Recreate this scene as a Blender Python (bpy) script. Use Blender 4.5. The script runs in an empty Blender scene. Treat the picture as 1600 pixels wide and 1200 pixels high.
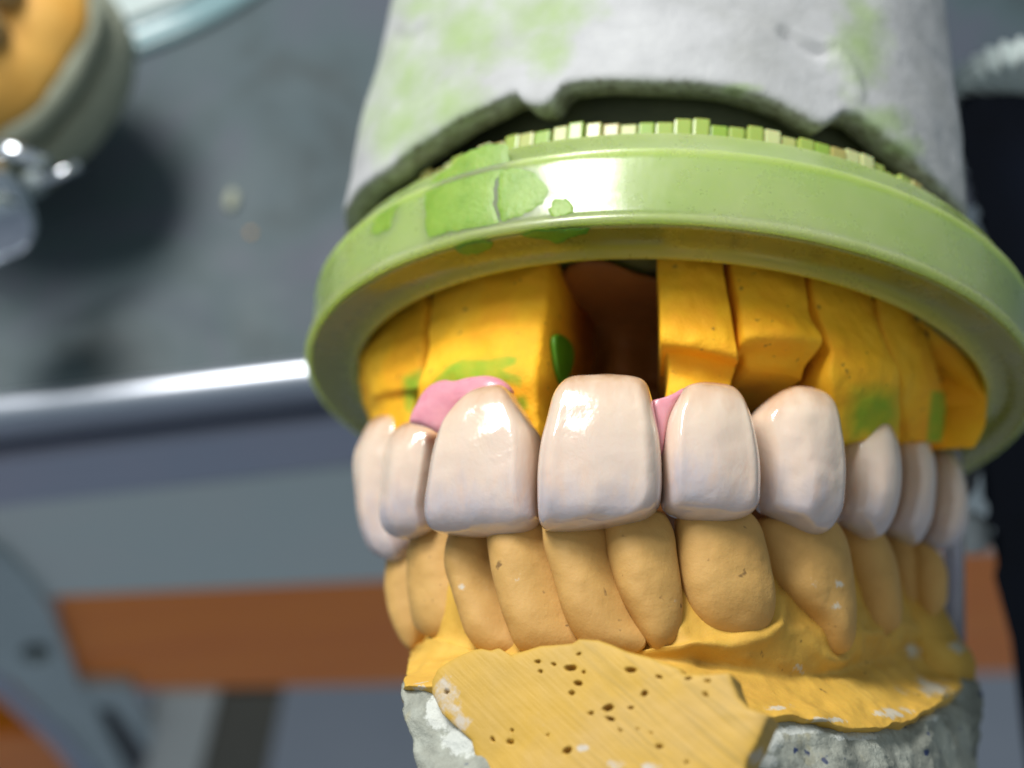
import bpy, bmesh, math, random
import numpy as np
from mathutils import Matrix, Vector, noise
random.seed(7)
S = bpy.context.scene
C = S.collection
# one Blender unit is one centimetre
S.unit_settings.system = 'METRIC'
S.unit_settings.scale_length = 0.01
# ------------------------------------------------------------------ camera
FPX = 2000.0                       # focal length in photograph pixels (1600 wide)
PITCH = math.radians(60)           # the camera looks down at the bench
HC = 18.6                          # height over the bench top
cam_d = bpy.data.cameras.new('camera')
cam = bpy.data.objects.new('camera', cam_d); C.objects.link(cam)
S.camera = cam
cam_d.sensor_fit = 'HORIZONTAL'; cam_d.sensor_width = 36.0
cam_d.lens = 36.0 * FPX / 1600.0
cam_d.clip_start = 0.5; cam_d.clip_end = 800
cam.matrix_world = Matrix.Translation((0, 0, HC)) @ Matrix.Rotation(math.pi / 2 - PITCH, 4, 'X')
cam_d.dof.use_dof = True
cam_d.dof.focus_distance = 9.85
cam_d.dof.aperture_fstop = 0.165
cam_d.dof.aperture_blades = 0
CW = np.array(cam.matrix_world)
# ------------------------------------------------------------------ world and lamps
W = bpy.data.worlds.new('World'); S.world = W; W.use_nodes = True
W.node_tree.nodes['Background'].inputs[0].default_value = (0.74, 0.90, 1.0, 1)
W.node_tree.nodes['Background'].inputs[1].default_value = 0.29
S.view_settings.view_transform = 'Standard'; S.view_settings.look = 'None'
S.view_settings.exposure = 0.0; S.view_settings.gamma = 1.0
S.cycles.max_bounces = 10; S.cycles.transmission_bounces = 8
S.cycles.caustics_refractive = False; S.cycles.caustics_reflective = False
S.cycles.sample_clamp_indirect = 6.0

def cam2world(p):
    p = np.asarray(p, float)
    return p @ CW[:3, :3].T + CW[:3, 3]

def lamp(name, dir_cam, dist, sx, sy, power, col, target=(0.6, 0, -11)):
    t = cam2world(target)
    d = CW[:3, :3] @ (np.array(dir_cam) / np.linalg.norm(dir_cam))
    l = bpy.data.lights.new(name, 'AREA'); l.shape = 'RECTANGLE'; l.size = sx; l.size_y = sy
    l.energy = power; l.color = col
    o = bpy.data.objects.new(name, l); C.objects.link(o)
    o.location = t + d * dist
    o.rotation_euler = Vector(-d).to_track_quat('-Z', 'Y').to_euler()
    return o
lamp('window_lamp', (-0.36, 0.85, 0.30), 55, 20, 10, 28000, (1.0, 0.985, 0.96))
lamp('highlight_lamp', (-0.44, 0.74, 0.52), 50, 22, 8, 15000, (1.0, 0.99, 0.97))  # added lamp, no such source in view; gives the crowns crisp highlights
lamp('fill_lamp', (-0.10, 0.12, 1.0), 90, 110, 90, 11500, (1.0, 0.96, 0.9))  # added fill from behind the viewer; brightens the apron and tooth fronts
# ------------------------------------------------------------------ frames and projection
TAU, RHO, PSI = 0.412, -0.103, math.radians(21)
CR = np.array([1.583, -0.242, -13.787])                 # centre of the plate's lower rim, camera frame
cr, sr = math.cos(RHO), math.sin(RHO)
ROLL = np.array([[cr, -sr, 0], [sr, cr, 0], [0, 0, 1]])
R0 = ROLL @ np.array([1, 0, 0]); UU = ROLL @ np.array([0, math.cos(TAU), -math.sin(TAU)])
FW = ROLL @ np.array([0, math.sin(TAU), math.cos(TAU)])
MX = math.cos(PSI) * R0 + math.sin(PSI) * FW
MY = -(math.cos(PSI) * FW - math.sin(PSI) * R0)         # backwards, away from the viewer
MZ = UU
MR = np.stack([MX, MY, MZ], 1)                          # model axes as columns (camera frame)
def m2w(p): return cam2world(np.asarray(p, float) @ MR.T + CR)
OM = (-CR) @ MR                                         # camera in the model frame
MODEL = Matrix.Identity(4)
_RW = CW[:3, :3] @ MR
for i in range(3):
    for j in range(3): MODEL[i][j] = _RW[i, j]
def ray_m(px, py): return np.array([(px - 800) / FPX, (600 - py) / FPX, -1.0]) @ MR
def hit_z(px, py, z):
    d = ray_m(px, py); return OM + d * ((z - OM[2]) / d[2])
def hit_plane(px, py, o, n):
    d = ray_m(px, py); return OM + d * (np.dot(np.asarray(o) - OM, n) / np.dot(d, n))

def catmull(pts, n, closed=False):
    P = np.asarray(pts, float); m = len(P)
    if closed: ts = np.linspace(0, m, n, endpoint=False)
    else: ts = np.linspace(0, m - 1, n)
    out = []
    for t in ts:
        i = int(math.floor(t)); u = t - i
        if closed: a, b, c, d = (P[(i + k) % m] for k in (-1, 0, 1, 2))
        else:
            i = min(i, m - 2); u = t - i
            b, c = P[i], P[i + 1]
            a = P[i - 1] if i > 0 else 2 * b - c
            d = P[i + 2] if i + 2 < m else 2 * c - b
        out.append(0.5 * (2 * b + (c - a) * u + (2 * a - 5 * b + 4 * c - d) * u * u + (3 * b - a - 3 * c + d) * u ** 3))
    return np.array(out)
def even(P, n, closed=False):
    P = np.asarray(P, float); Q = np.vstack([P, P[:1]]) if closed else P
    L = np.concatenate([[0], np.cumsum(np.linalg.norm(np.diff(Q, axis=0), axis=1))])
    s = np.linspace(0, L[-1], n, endpoint=not closed)
    return np.stack([np.interp(s, L, Q[:, k]) for k in range(Q.shape[1])], 1)

# the dental arch seen from above, in the model frame (front is -y)
_half = [(0, -3.56), (.48, -3.53), (1.22, -3.25), (1.88, -2.68), (2.30, -2.02), (2.58, -1.36), (2.78, -.66), (2.95, .2), (3.05, 1.0)]
ARCH = even(catmull([(-x, y) for x, y in _half[:0:-1]] + _half, 300), 300)
def curve_off(cv, off):
    t = np.gradient(cv, axis=0); t /= np.linalg.norm(t, axis=1)[:, None]
    return cv + off * np.stack([t[:, 1], -t[:, 0]], 1)
_tc = {}
def wall_hit(px, py, off=0.0, cv=None, key='arch'):
    """Where the ray through a pixel meets the upright wall over the arch (or another plan curve), off outwards."""
    k = (key, round(off, 3))
    if k not in _tc: _tc[k] = curve_off(ARCH if cv is None else cv, off)
    c = _tc[k]; d = ray_m(px, py)
    o2, d2 = OM[:2], d[:2]
    nrm = np.array([-d2[1], d2[0]])
    s = (c - o2) @ nrm
    tt = ((c - o2) @ d2) / (d2 @ d2)
    ix = np.nonzero(s[:-1] * s[1:] <= 0)[0]
    best = None
    for i in ix:
        w = s[i] / (s[i] - s[i + 1] + 1e-12); t = tt[i] * (1 - w) + tt[i + 1] * w
        if best is None or t < best: best = t
    if best is None:
        i = int(np.argmin(np.abs(s))); best = tt[i]
    return OM + d * best
_th = np.linspace(-math.pi * 1.0, math.pi * 1.0, 361)
def circ_hit(px, py, r, off=0):
    cv = np.stack([r * np.sin(_th), -r * np.cos(_th)], 1)
    return wall_hit(px, py, 0, cv, 'c%.3f' % r)
def arch_normal(p):
    i = int(np.argmin(((ARCH - np.asarray(p)[:2]) ** 2).sum(1)))
    t = ARCH[min(i + 3, len(ARCH) - 1)] - ARCH[max(i - 3, 0)]; t /= np.linalg.norm(t)
    return np.array([t[1], -t[0], 0])
def to_px(p):
    q = np.asarray(p) @ MR.T + CR
    return np.stack([800 + FPX * q[..., 0] / -q[..., 2], 600 - FPX * q[..., 1] / -q[..., 2]], -1)
def nz(p, sc, seed=0.0): return noise.noise(Vector((p[0] * sc + seed, p[1] * sc - seed, p[2] * sc + 3.1 * seed)))
def fbm(p, sc, seed=0.0, o=4): return sum(nz(p, sc * 2 ** k, seed + k) / 2 ** k for k in range(o))

# ------------------------------------------------------------------ objects
def meta(o, label=None, cat=None, group=None, kind=None):
    if label: o['label'] = label
    if cat: o['category'] = cat
    if group: o['group'] = group
    if kind: o['kind'] = kind
    return o
def thing(name, label, cat, loc_m, group=None):
    """An Empty at the thing's base, turned like the dental model."""
    o = bpy.data.objects.new(name, None); C.objects.link(o); o.empty_display_size = .3
    o.matrix_world = Matrix.Translation(Vector(m2w(loc_m))) @ MODEL
    return meta(o, label, cat, group)
def thing_w(name, label, cat, loc, group=None):
    o = bpy.data.objects.new(name, None); C.objects.link(o); o.empty_display_size = .3
    o.location = loc; bpy.context.view_layer.update()
    return meta(o, label, cat, group)
def make(name, V, Fc, mat, parent=None, smooth=True, masks=None, base=None, label=None):
    """Link one mesh from world-space vertices; local axes follow the parent (or the model when base is given)."""
    V = np.asarray(V, float)
    mw = parent.matrix_world.copy() if parent else (base or Matrix.Identity(4))
    inv = np.array(mw.inverted())
    Vl = V @ inv[:3, :3].T + inv[:3, 3]
    me = bpy.data.meshes.new(name)
    me.from_pydata([tuple(v) for v in Vl], [], [tuple(int(i) for i in f) for f in Fc])
    bm = bmesh.new(); bm.from_mesh(me)
    bmesh.ops.recalc_face_normals(bm, faces=bm.faces); bm.to_mesh(me); bm.free()
    if masks:
        for k, v in masks.items():
            a = me.attributes.new(k, 'FLOAT', 'POINT'); a.data.foreach_set('value', np.asarray(v, np.float32))
    me.polygons.foreach_set('use_smooth', [smooth] * len(me.polygons))
    me.materials.append(mat)
    o = bpy.data.objects.new(name, me); C.objects.link(o)
    if parent: o.parent = parent
    else: o.matrix_world = mw
    if label: o['label'] = label
    return o
def grid_faces(nu, nv, closed=False, base=0):
    """nv rows of nu points."""
    F = []
    for j in range(nv - 1):
        for i in range(nu if closed else nu - 1):
            a = base + j * nu + i; b = base + j * nu + (i + 1) % nu
            F.append((a, b, b + nu, a + nu))
    return F
def boxes(name, frames, mat, parent=None, bevel=.02, smooth=False):
    """Boxes given as (centre, ax, ay, az half-vectors) in world space, bevelled, one mesh."""
    bm = bmesh.new()
    for c, a, b, d in frames:
        r = bmesh.ops.create_cube(bm, size=2)
        M = Matrix([[a[i], b[i], d[i], c[i]] for i in range(3)] + [[0, 0, 0, 1]])
        bmesh.ops.transform(bm, matrix=M, verts=r['verts'])
    if bevel: bmesh.ops.bevel(bm, geom=bm.edges[:], offset=bevel, segments=2, affect='EDGES', profile=.6)
    V = [tuple(v.co) for v in bm.verts]; bm.verts.index_update()
    F = [[v.index for v in f.verts] for f in bm.faces]; bm.free()
    return make(name, V, F, mat, parent, smooth)
def lathe_w(name, o, axis, prof, mat, parent=None, n=64, flute=0, fd=0.0, xaxis=None, cap=True):
    """Profile of (radius, along) turned about an axis, world space."""
    o = np.asarray(o, float); ax = np.asarray(axis, float); ax /= np.linalg.norm(ax)
    h = np.array([1, 0, 0]) if abs(ax[0]) < .8 else np.array([0, 1, 0])
    e1 = np.cross(ax, h); e1 /= np.linalg.norm(e1); e2 = np.cross(ax, e1)
    V = []
    for r, z in prof:
        for k in range(n):
            t = 2 * math.pi * k / n; rr = r + (fd * math.cos(t * flute) if flute and r > .05 else 0)
            V.append(o + ax * z + rr * (math.cos(t) * e1 + math.sin(t) * e2))
    F = grid_faces(n, len(prof), True)
    if cap: F += [tuple(range(n))[::-1], tuple(range((len(prof) - 1) * n, len(prof) * n))]
    return make(name, V, F, mat, parent)
def tube_w(name, pts, r, mat, parent=None, n=16):
    P = np.asarray(pts, float); V = []
    rr = r if hasattr(r, '__len__') else [r] * len(P)
    for i, p in enumerate(P):
        t = P[min(i + 1, len(P) - 1)] - P[max(i - 1, 0)]; t /= np.linalg.norm(t)
        h = np.array([0, 0, 1.]) if abs(t[2]) < .9 else np.array([1., 0, 0])
        a = np.cross(t, h); a /= np.linalg.norm(a); b = np.cross(t, a)
        for k in range(n):
            q = 2 * math.pi * k / n; V.append(p + rr[i] * (math.cos(q) * a + math.sin(q) * b))
    F = grid_faces(n, len(P), True) + [tuple(range(n))[::-1], tuple(range((len(P) - 1) * n, len(P) * n))]
    return make(name, V, F, mat, parent)

# ------------------------------------------------------------------ materials
def ramp(nt, fac, stops, interp='LINEAR'):
    r = nt.nodes.new('ShaderNodeValToRGB'); r.color_ramp.interpolation = interp
    e = r.color_ramp.elements
    while len(e) < len(stops): e.new(.5)
    for k, (p, c) in enumerate(stops):
        e[k].position = p; e[k].color = (*c, 1) if len(c) == 3 else c
    nt.links.new(fac, r.inputs[0]); return r.outputs[0]
def mixc(nt, fac, a, b, mode='MIX'):
    m = nt.nodes.new('ShaderNodeMix'); m.data_type = 'RGBA'; m.blend_type = mode
    for s, v in ((m.inputs[0], fac), (m.inputs[6], a), (m.inputs[7], b)):
        if hasattr(v, 'links') or hasattr(v, 'is_linked'): nt.links.new(v, s)
        elif isinstance(v, (int, float)): s.default_value = v
        else: s.default_value = (*v, 1)
    return m.outputs[2]
def math_n(nt, op, a, b=0.0, clamp=False):
    m = nt.nodes.new('ShaderNodeMath'); m.operation = op; m.use_clamp = clamp
    for s, v in ((m.inputs[0], a), (m.inputs[1], b)):
        if isinstance(v, (int, float)): s.default_value = v
        else: nt.links.new(v, s)
    return m.outputs[0]
def tex(nt, scale, detail=4, rough=.55, coord='Object', stretch=None, off=(0, 0, 0), rot=(0, 0, 0), dist=0):
    tc = nt.nodes.new('ShaderNodeTexCoord'); mp = nt.nodes.new('ShaderNodeMapping')
    mp.inputs['Location'].default_value = off; mp.inputs['Rotation'].default_value = rot
    if stretch:
        mp.vector_type = 'TEXTURE'; mp.inputs['Scale'].default_value = [1 / q for q in stretch]
    n = nt.nodes.new('ShaderNodeTexNoise'); n.inputs['Scale'].default_value = scale
    n.inputs['Detail'].default_value = detail; n.inputs['Roughness'].default_value = rough
    n.inputs['Distortion'].default_value = dist
    nt.links.new(tc.outputs[coord], mp.inputs[0]); nt.links.new(mp.outputs[0], n.inputs[0]); return n.outputs[0]
def gen(nt, axis='Z', coord='Generated'):
    tc = nt.nodes.new('ShaderNodeTexCoord'); s = nt.nodes.new('ShaderNodeSeparateXYZ')
    nt.links.new(tc.outputs[coord], s.inputs[0]); return s.outputs[axis]
def attr(nt, name):
    a = nt.nodes.new('ShaderNodeAttribute'); a.attribute_name = name; return a.outputs['Fac']
def bump(nt, h, strength, dist, normal=None):
    b = nt.nodes.new('ShaderNodeBump'); b.inputs['Strength'].default_value = strength; b.inputs['Distance'].default_value = dist
    nt.links.new(h, b.inputs['Height'])
    if normal is not None: nt.links.new(normal, b.inputs['Normal'])
    return b.outputs[0]
def mat(name, color=(.5, .5, .5), rough=.5, **kw):
    m = bpy.data.materials.new(name); m.use_nodes = True; nt = m.node_tree; p = nt.nodes['Principled BSDF']
    p.inputs['Base Color'].default_value = (*color, 1); p.inputs['Roughness'].default_value = rough
    for k, v in kw.items(): p.inputs[k.replace('_', ' ')].default_value = v
    return m, nt, p
def put(nt, p, sock, out): nt.links.new(out, p.inputs[sock])

def mottled(name, c1, c2, rough, scale, bs=.3, bd=.02, c3=None, **kw):
    m, nt, p = mat(name, c1, rough, **kw)
    n = tex(nt, scale, 6, .65)
    stops = [(.3, c1), (.7, c2)] + ([(.85, c3)] if c3 else [])
    put(nt, p, 'Base Color', ramp(nt, n, stops))
    b = bump(nt, tex(nt, scale * 5, 5, .7), bs, bd); put(nt, p, 'Normal', b)
    return m

def porcelain():
    m, nt, p = mat('porcelain', (.7, .6, .55), .17)
    p.inputs['IOR'].default_value = 1.54
    p.inputs['Subsurface Weight'].default_value = .55; p.inputs['Subsurface Radius'].default_value = (1, .7, .55)
    p.inputs['Subsurface Scale'].default_value = .09
    z = gen(nt, 'Z'); x = gen(nt, 'X')
    zz = math_n(nt, 'ADD', z, math_n(nt, 'MULTIPLY', math_n(nt, 'SUBTRACT', tex(nt, 2.2, 3, stretch=(2, 2, .5)), .5), .5))
    base = ramp(nt, zz, [(.0, (.50, .46, .49)), (.12, (.57, .50, .51)), (.34, (.73, .59, .495)), (.70, (.75, .60, .465)), (.88, (.66, .46, .32)), (1.0, (.50, .28, .14))])
    # vertical enamel streaks towards the cutting edge
    st = ramp(nt, tex(nt, 3.2, 3, .6, stretch=(3.0, 3.0, .22)), [(.46, (0, 0, 0)), (.72, (1, 1, 1))])
    low = ramp(nt, z, [(.05, (.2, .2, .2)), (.22, (1, 1, 1)), (.6, (0, 0, 0))])
    f = math_n(nt, 'MULTIPLY', math_n(nt, 'MULTIPLY', st, low), .6)
    col = mixc(nt, f, base, (.74, .52, .38))
    put(nt, p, 'Base Color', col)
    h1 = tex(nt, 5, 3, .6, stretch=(1, 1, .7), dist=.8); h2 = tex(nt, 16, 2, .5)
    b = bump(nt, h1, .10, .06); b = bump(nt, h2, .26, .012, b); put(nt, p, 'Normal', b)
    p.inputs['Coat Weight'].default_value = 1.0; p.inputs['Coat Roughness'].default_value = .03; p.inputs['Coat IOR'].default_value = 1.65
    return m
M = {}
M['tooth'] = porcelain()
def gum_mat():
    m, nt, p = mat('pink_gum', (.70, .30, .36), .22)
    p.inputs['Subsurface Weight'].default_value = .5; p.inputs['Subsurface Radius'].default_value = (1, .4, .4); p.inputs['Subsurface Scale'].default_value = .08
    put(nt, p, 'Base Color', ramp(nt, tex(nt, 4, 4), [(.3, (.66, .25, .32)), (.7, (.76, .36, .40))]))
    put(nt, p, 'Normal', bump(nt, tex(nt, 10, 3), .25, .02)); return m
M['gum'] = gum_mat()
def die_mat(name, c1, c2, c3, cw=(.27, .40, .01), rough=.75):
    m, nt, p = mat(name, c1, rough)
    p.inputs['Subsurface Weight'].default_value = .04; p.inputs['Subsurface Radius'].default_value = (1, .5, .1); p.inputs['Subsurface Scale'].default_value = .06
    col = ramp(nt, tex(nt, 1.6, 6, .65), [(.28, c1), (.55, c2), (.8, c3)])
    spk = ramp(nt, tex(nt, 11, 2, .5), [(.26, (1, 1, 1)), (.31, (0, 0, 0))])
    col = mixc(nt, math_n(nt, 'MULTIPLY', spk, .55), col, (.12, .06, .01))
    wx = attr(nt, 'wax'); wn = tex(nt, 5, 4)
    wf = math_n(nt, 'MULTIPLY', wx, math_n(nt, 'ADD', .55, math_n(nt, 'MULTIPLY', wn, .7)), True)
    col = mixc(nt, wf, col, cw)
    put(nt, p, 'Base Color', col)
    b = bump(nt, tex(nt, 5, 7, .7), .45, .04); b = bump(nt, tex(nt, 40, 3), .35, .008, b); put(nt, p, 'Normal', b)
    return m
M['die'] = die_mat('yellow_stone', (.90, .36, .004), (.95, .48, .007), (.96, .55, .03))
def stone_lower(name, c1, c2, c3, chip=(.56, .52, .42)):
    m, nt, p = mat(name, c1, .7)
    p.inputs['Subsurface Weight'].default_value = .1; p.inputs['Subsurface Radius'].default_value = (1, .6, .2); p.inputs['Subsurface Scale'].default_value = .06
    col = ramp(nt, tex(nt, 1.3, 6, .65), [(.28, c1), (.52, c2), (.78, c3)])
    spk = ramp(nt, tex(nt, 9, 2, .5, off=(4, 1, 2)), [(.24, (1, 1, 1)), (.29, (0, 0, 0))])
    col = mixc(nt, math_n(nt, 'MULTIPLY', spk, .7), col, (.10, .05, .015))
    ch = attr(nt, 'chip'); cn = tex(nt, 5, 6, .7)
    cf = ramp(nt, math_n(nt, 'ADD', ch, math_n(nt, 'MULTIPLY', math_n(nt, 'SUBTRACT', cn, .56), 3.6)), [(.42, (0, 0, 0)), (.75, (.9, .9, .9))])
    col = mixc(nt, cf, col, chip)
    put(nt, p, 'Base Color', col)
    b = bump(nt, tex(nt, 7, 6, .6), .35, .03); b = bump(nt, tex(nt, 45, 3), .3, .006, b); put(nt, p, 'Normal', b)
    return m
M['lower'] = stone_lower('ochre_stone', (.54, .30, .045), (.64, .38, .055), (.70, .45, .09))
M['ltooth'] = stone_lower('ochre_tooth_stone', (.49, .275, .075), (.55, .325, .095), (.60, .375, .12))
def facet_mat():
    m, nt, p = mat('ground_ochre_stone', (.5, .33, .08), .6)
    col = ramp(nt, tex(nt, .9, 5, .6), [(.3, (.46, .29, .055)), (.52, (.53, .32, .04)), (.72, (.50, .32, .09))])
    ln = tex(nt, 5, 3, .6, stretch=(.25, 1, 6), rot=(0, math.radians(38), 0))
    lf = ramp(nt, ln, [(.50, (0, 0, 0)), (.66, (1, 1, 1))])
    zone = ramp(nt, gen(nt, 'X'), [(.38, (.1, .1, .1)), (.62, (1, 1, 1))])
    col = mixc(nt, math_n(nt, 'MULTIPLY', math_n(nt, 'MULTIPLY', lf, zone), .5), col, (.30, .20, .04))
    ch = attr(nt, 'chip'); cn = tex(nt, 4, 6, .7)
    cf = ramp(nt, math_n(nt, 'ADD', ch, math_n(nt, 'MULTIPLY', math_n(nt, 'SUBTRACT', cn, .55), 3.2)), [(.4, (0, 0, 0)), (.8, (.85, .85, .85))])
    col = mixc(nt, cf, col, (.50, .46, .40))
    pit = attr(nt, 'pit'); col = mixc(nt, math_n(nt, 'MULTIPLY', pit, .55, True), col, (.16, .09, .05))
    put(nt, p, 'Base Color', col)
    b = bump(nt, ln, .25, .02); b = bump(nt, tex(nt, 45, 3), .25, .006, b); put(nt, p, 'Normal', b)
    return m
M['facet'] = facet_mat()
def grey_stone():
    m, nt, p = mat('grey_plaster', (.3, .3, .27), .8)
    col = ramp(nt, tex(nt, 2.6, 8, .7), [(.30, (.18, .19, .16)), (.48, (.30, .31, .26)), (.62, (.40, .42, .36)), (.75, (.58, .60, .54))])
    bl = ramp(nt, tex(nt, 7, 2, .5, off=(3, 5, 1)), [(.27, (1, 1, 1)), (.32, (0, 0, 0))])
    col = mixc(nt, bl, col, (.03, .05, .13))
    ye = ramp(nt, tex(nt, 1.7, 4, .6, off=(7, 2, 9)), [(.60, (0, 0, 0)), (.70, (1, 1, 1))])
    col = mixc(nt, math_n(nt, 'MULTIPLY', ye, .45), col, (.42, .33, .10))
    col = mixc(nt, ramp(nt, math_n(nt, 'ADD', attr(nt, 'chip'), math_n(nt, 'MULTIPLY', math_n(nt, 'SUBTRACT', tex(nt, 6, 6, .7), .5), 1.8)), [(.45, (0, 0, 0)), (.62, (1, 1, 1))]), col, (.58, .60, .55))
    put(nt, p, 'Base Color', col)
    b = bump(nt, tex(nt, 5, 7, .7), .7, .05); b = bump(nt, tex(nt, 30, 4), .5, .012, b); put(nt, p, 'Normal', b)
    return m
M['grey'] = grey_stone()
def mount_mat():
    m, nt, p = mat('white_plaster', (.6, .6, .58), .8)
    col = ramp(nt, tex(nt, 1.1, 7, .6), [(.30, (.36, .365, .355)), (.55, (.45, .455, .46)), (.75, (.53, .535, .535))])
    g = ramp(nt, math_n(nt, 'ADD', math_n(nt, 'MULTIPLY', attr(nt, 'wax'), .75), math_n(nt, 'MULTIPLY', math_n(nt, 'SUBTRACT', tex(nt, 2.6, 6, .65), .5), 1.1)), [(.22, (0, 0, 0)), (.6, (.45, .45, .45)), (1.0, (.8, .8, .8))])
    col = mixc(nt, g, col, (.26, .40, .09))
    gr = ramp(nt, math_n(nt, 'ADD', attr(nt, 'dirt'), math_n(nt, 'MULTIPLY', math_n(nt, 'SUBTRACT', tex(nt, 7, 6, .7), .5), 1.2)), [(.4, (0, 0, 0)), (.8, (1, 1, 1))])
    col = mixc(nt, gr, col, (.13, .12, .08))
    put(nt, p, 'Base Color', col)
    b = bump(nt, tex(nt, 3, 7, .62), .35, .06); b = bump(nt, tex(nt, 28, 4), .3, .01, b); put(nt, p, 'Normal', b)
    return m
M['mount'] = mount_mat()
def plate_mat(nm, ca, cb_):
    m, nt, p = mat(nm, (.46, .60, .24), .30)
    col = ramp(nt, tex(nt, .8, 3), [(.3, ca), (.7, cb_)])
    put(nt, p, 'Base Color', col)
    p.inputs['Subsurface Weight'].default_value = 1.0; p.inputs['Subsurface Radius'].default_value = (.9, 1.0, .35); p.inputs['Subsurface Scale'].default_value = .6
    p.inputs['Coat Weight'].default_value = .42; p.inputs['Coat Roughness'].default_value = .12; p.inputs['Transmission Weight'].default_value = .28
    nn = bump(nt, tex(nt, 3, 5, .6), .14, .03); put(nt, p, 'Normal', bump(nt, tex(nt, 4, 4, .7, stretch=(1, 1, .1)), .10, .02, nn))
    put(nt, p, 'Roughness', ramp(nt, tex(nt, 2.2, 6, .7), [(.35, (.2,) * 3), (.7, (.45,) * 3)]))
    return m
M['plate'] = plate_mat('green_resin', (.38, .54, .13), (.50, .62, .24)); M['rim'] = plate_mat('green_resin_yellow_light', (.54, .60, .02), (.62, .66, .06))  # the rim's olive imitates yellow light from the dies through green resin
M['wax'] = mottled('green_wax', (.06, .22, .008), (.12, .34, .015), .35, 5, .4, .02, Subsurface_Weight=.3, Subsurface_Scale=.05)
M['film'] = mottled('pale_green_film', (.17, .31, .025), (.27, .42, .06), .35, 5, .4, .02, Subsurface_Weight=.5, Subsurface_Scale=.1)
def rib_mat():
    m, nt, p = mat('rib_resin', (.5, .5, .2), .3)
    oi = nt.nodes.new('ShaderNodeObjectInfo')
    put(nt, p, 'Base Color', ramp(nt, oi.outputs['Random'], [(0, (.32, .42, .09)), (.3, (.42, .46, .16)), (.55, (.26, .40, .06)), (.75, (.38, .35, .11)), (.9, (.52, .56, .26))], 'CONSTANT'))
    p.inputs['Subsurface Weight'].default_value = .3; p.inputs['Subsurface Scale'].default_value = .1
    return m
M['rib'] = rib_mat()
M['core'] = mottled('dull_core', (.05, .06, .03), (.09, .10, .05), .7, 3)
M['palate'] = mottled('palate_stone', (.22, .07, .006), (.29, .10, .01), .7, 2, .4, .03)  # brown darkened to carry the shade deep in the gap

# ------------------------------------------------------------------ builders for the dental model
def inflate(name, outline, o, n, tf, tb, material, parent=None, p=2.5, N=96, K=18, fn=None, up=None, masks=None, label=None, ctr=None, smooth_in=True, rough=0.0, shape=None):
    """A closed pillow: an outline on its own plane, grown to real thickness in front and behind."""
    n = np.asarray(n, float); n /= np.linalg.norm(n)
    pts = np.array([hit_plane(x, y, o, n) for x, y in outline])
    P = even(catmull(pts, N * 3, True), N, True) if smooth_in else even(pts, N, True)
    if rough:
        for i in range(N): P[i] = P[i] + (P[i] - P.mean(0)) / np.linalg.norm(P[i] - P.mean(0)) * rough * fbm(P[i], 4, 2)
    c = P.mean(0) if ctr is None else hit_plane(ctr[0], ctr[1], o, n)
    V = []; ph = np.linspace(0, math.pi / 2, K)
    s = 1 - np.linspace(0, 1, K) ** 1.7; h = np.clip(1 - s ** p, 0, 1) ** (1 / p)
    fr = []
    for side, T in ((1, tf), (-1, tb)):
        for k in range(K):
            if k == 0 and side == -1: continue
            if k == K - 1: continue
            for q in P: V.append((c + (q - c) * s[k], side * T * h[k]))
    V.append((c, tf)); V.append((c, -tb))
    B = np.array([v[0] for v in V]); D = np.array([v[1] for v in V])
    if fn is not None:
        up_ = np.array([0, 0, 1.]); up_ = up_ - n * (up_ @ n); up_ /= np.linalg.norm(up_); rt = np.cross(up_, n)
        b = (B - c) @ up_; a = (B - c) @ rt
        if shape is not None:
            pa = np.stack([(P - c) @ rt, (P - c) @ up_], 1); sh = tooth_shape(pa, tf, *shape)
            d_, a_, b_ = sh(a, b); rim = np.arange(len(D)) < N
            D = np.where((D > 0) & ~rim, d_, D); D = fn(D, a_, b_, B)
        else: D = fn(D, a / np.abs(a).max(), (b - b.min()) / (b.max() - b.min()), B)
    X = B + D[:, None] * n
    R = K - 1
    F = grid_faces(N, R, True)                       # front rings
    ci = len(X) - 2
    F += [(( R - 1) * N + i, (R - 1) * N + (i + 1) % N, ci) for i in range(N)]
    b0 = R * N
    for i in range(N): F.append((i, (i + 1) % N, b0 + (i + 1) % N, b0 + i))
    F += grid_faces(N, R - 1, True, b0)
    F += [(b0 + (R - 2) * N + i, b0 + (R - 2) * N + (i + 1) % N, ci + 1) for i in range(N)]
    mk = {k: f(X) for k, f in masks.items()} if masks else None
    return make(name, m2w(X), F, material, parent, True, mk, MODEL, label)
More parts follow.
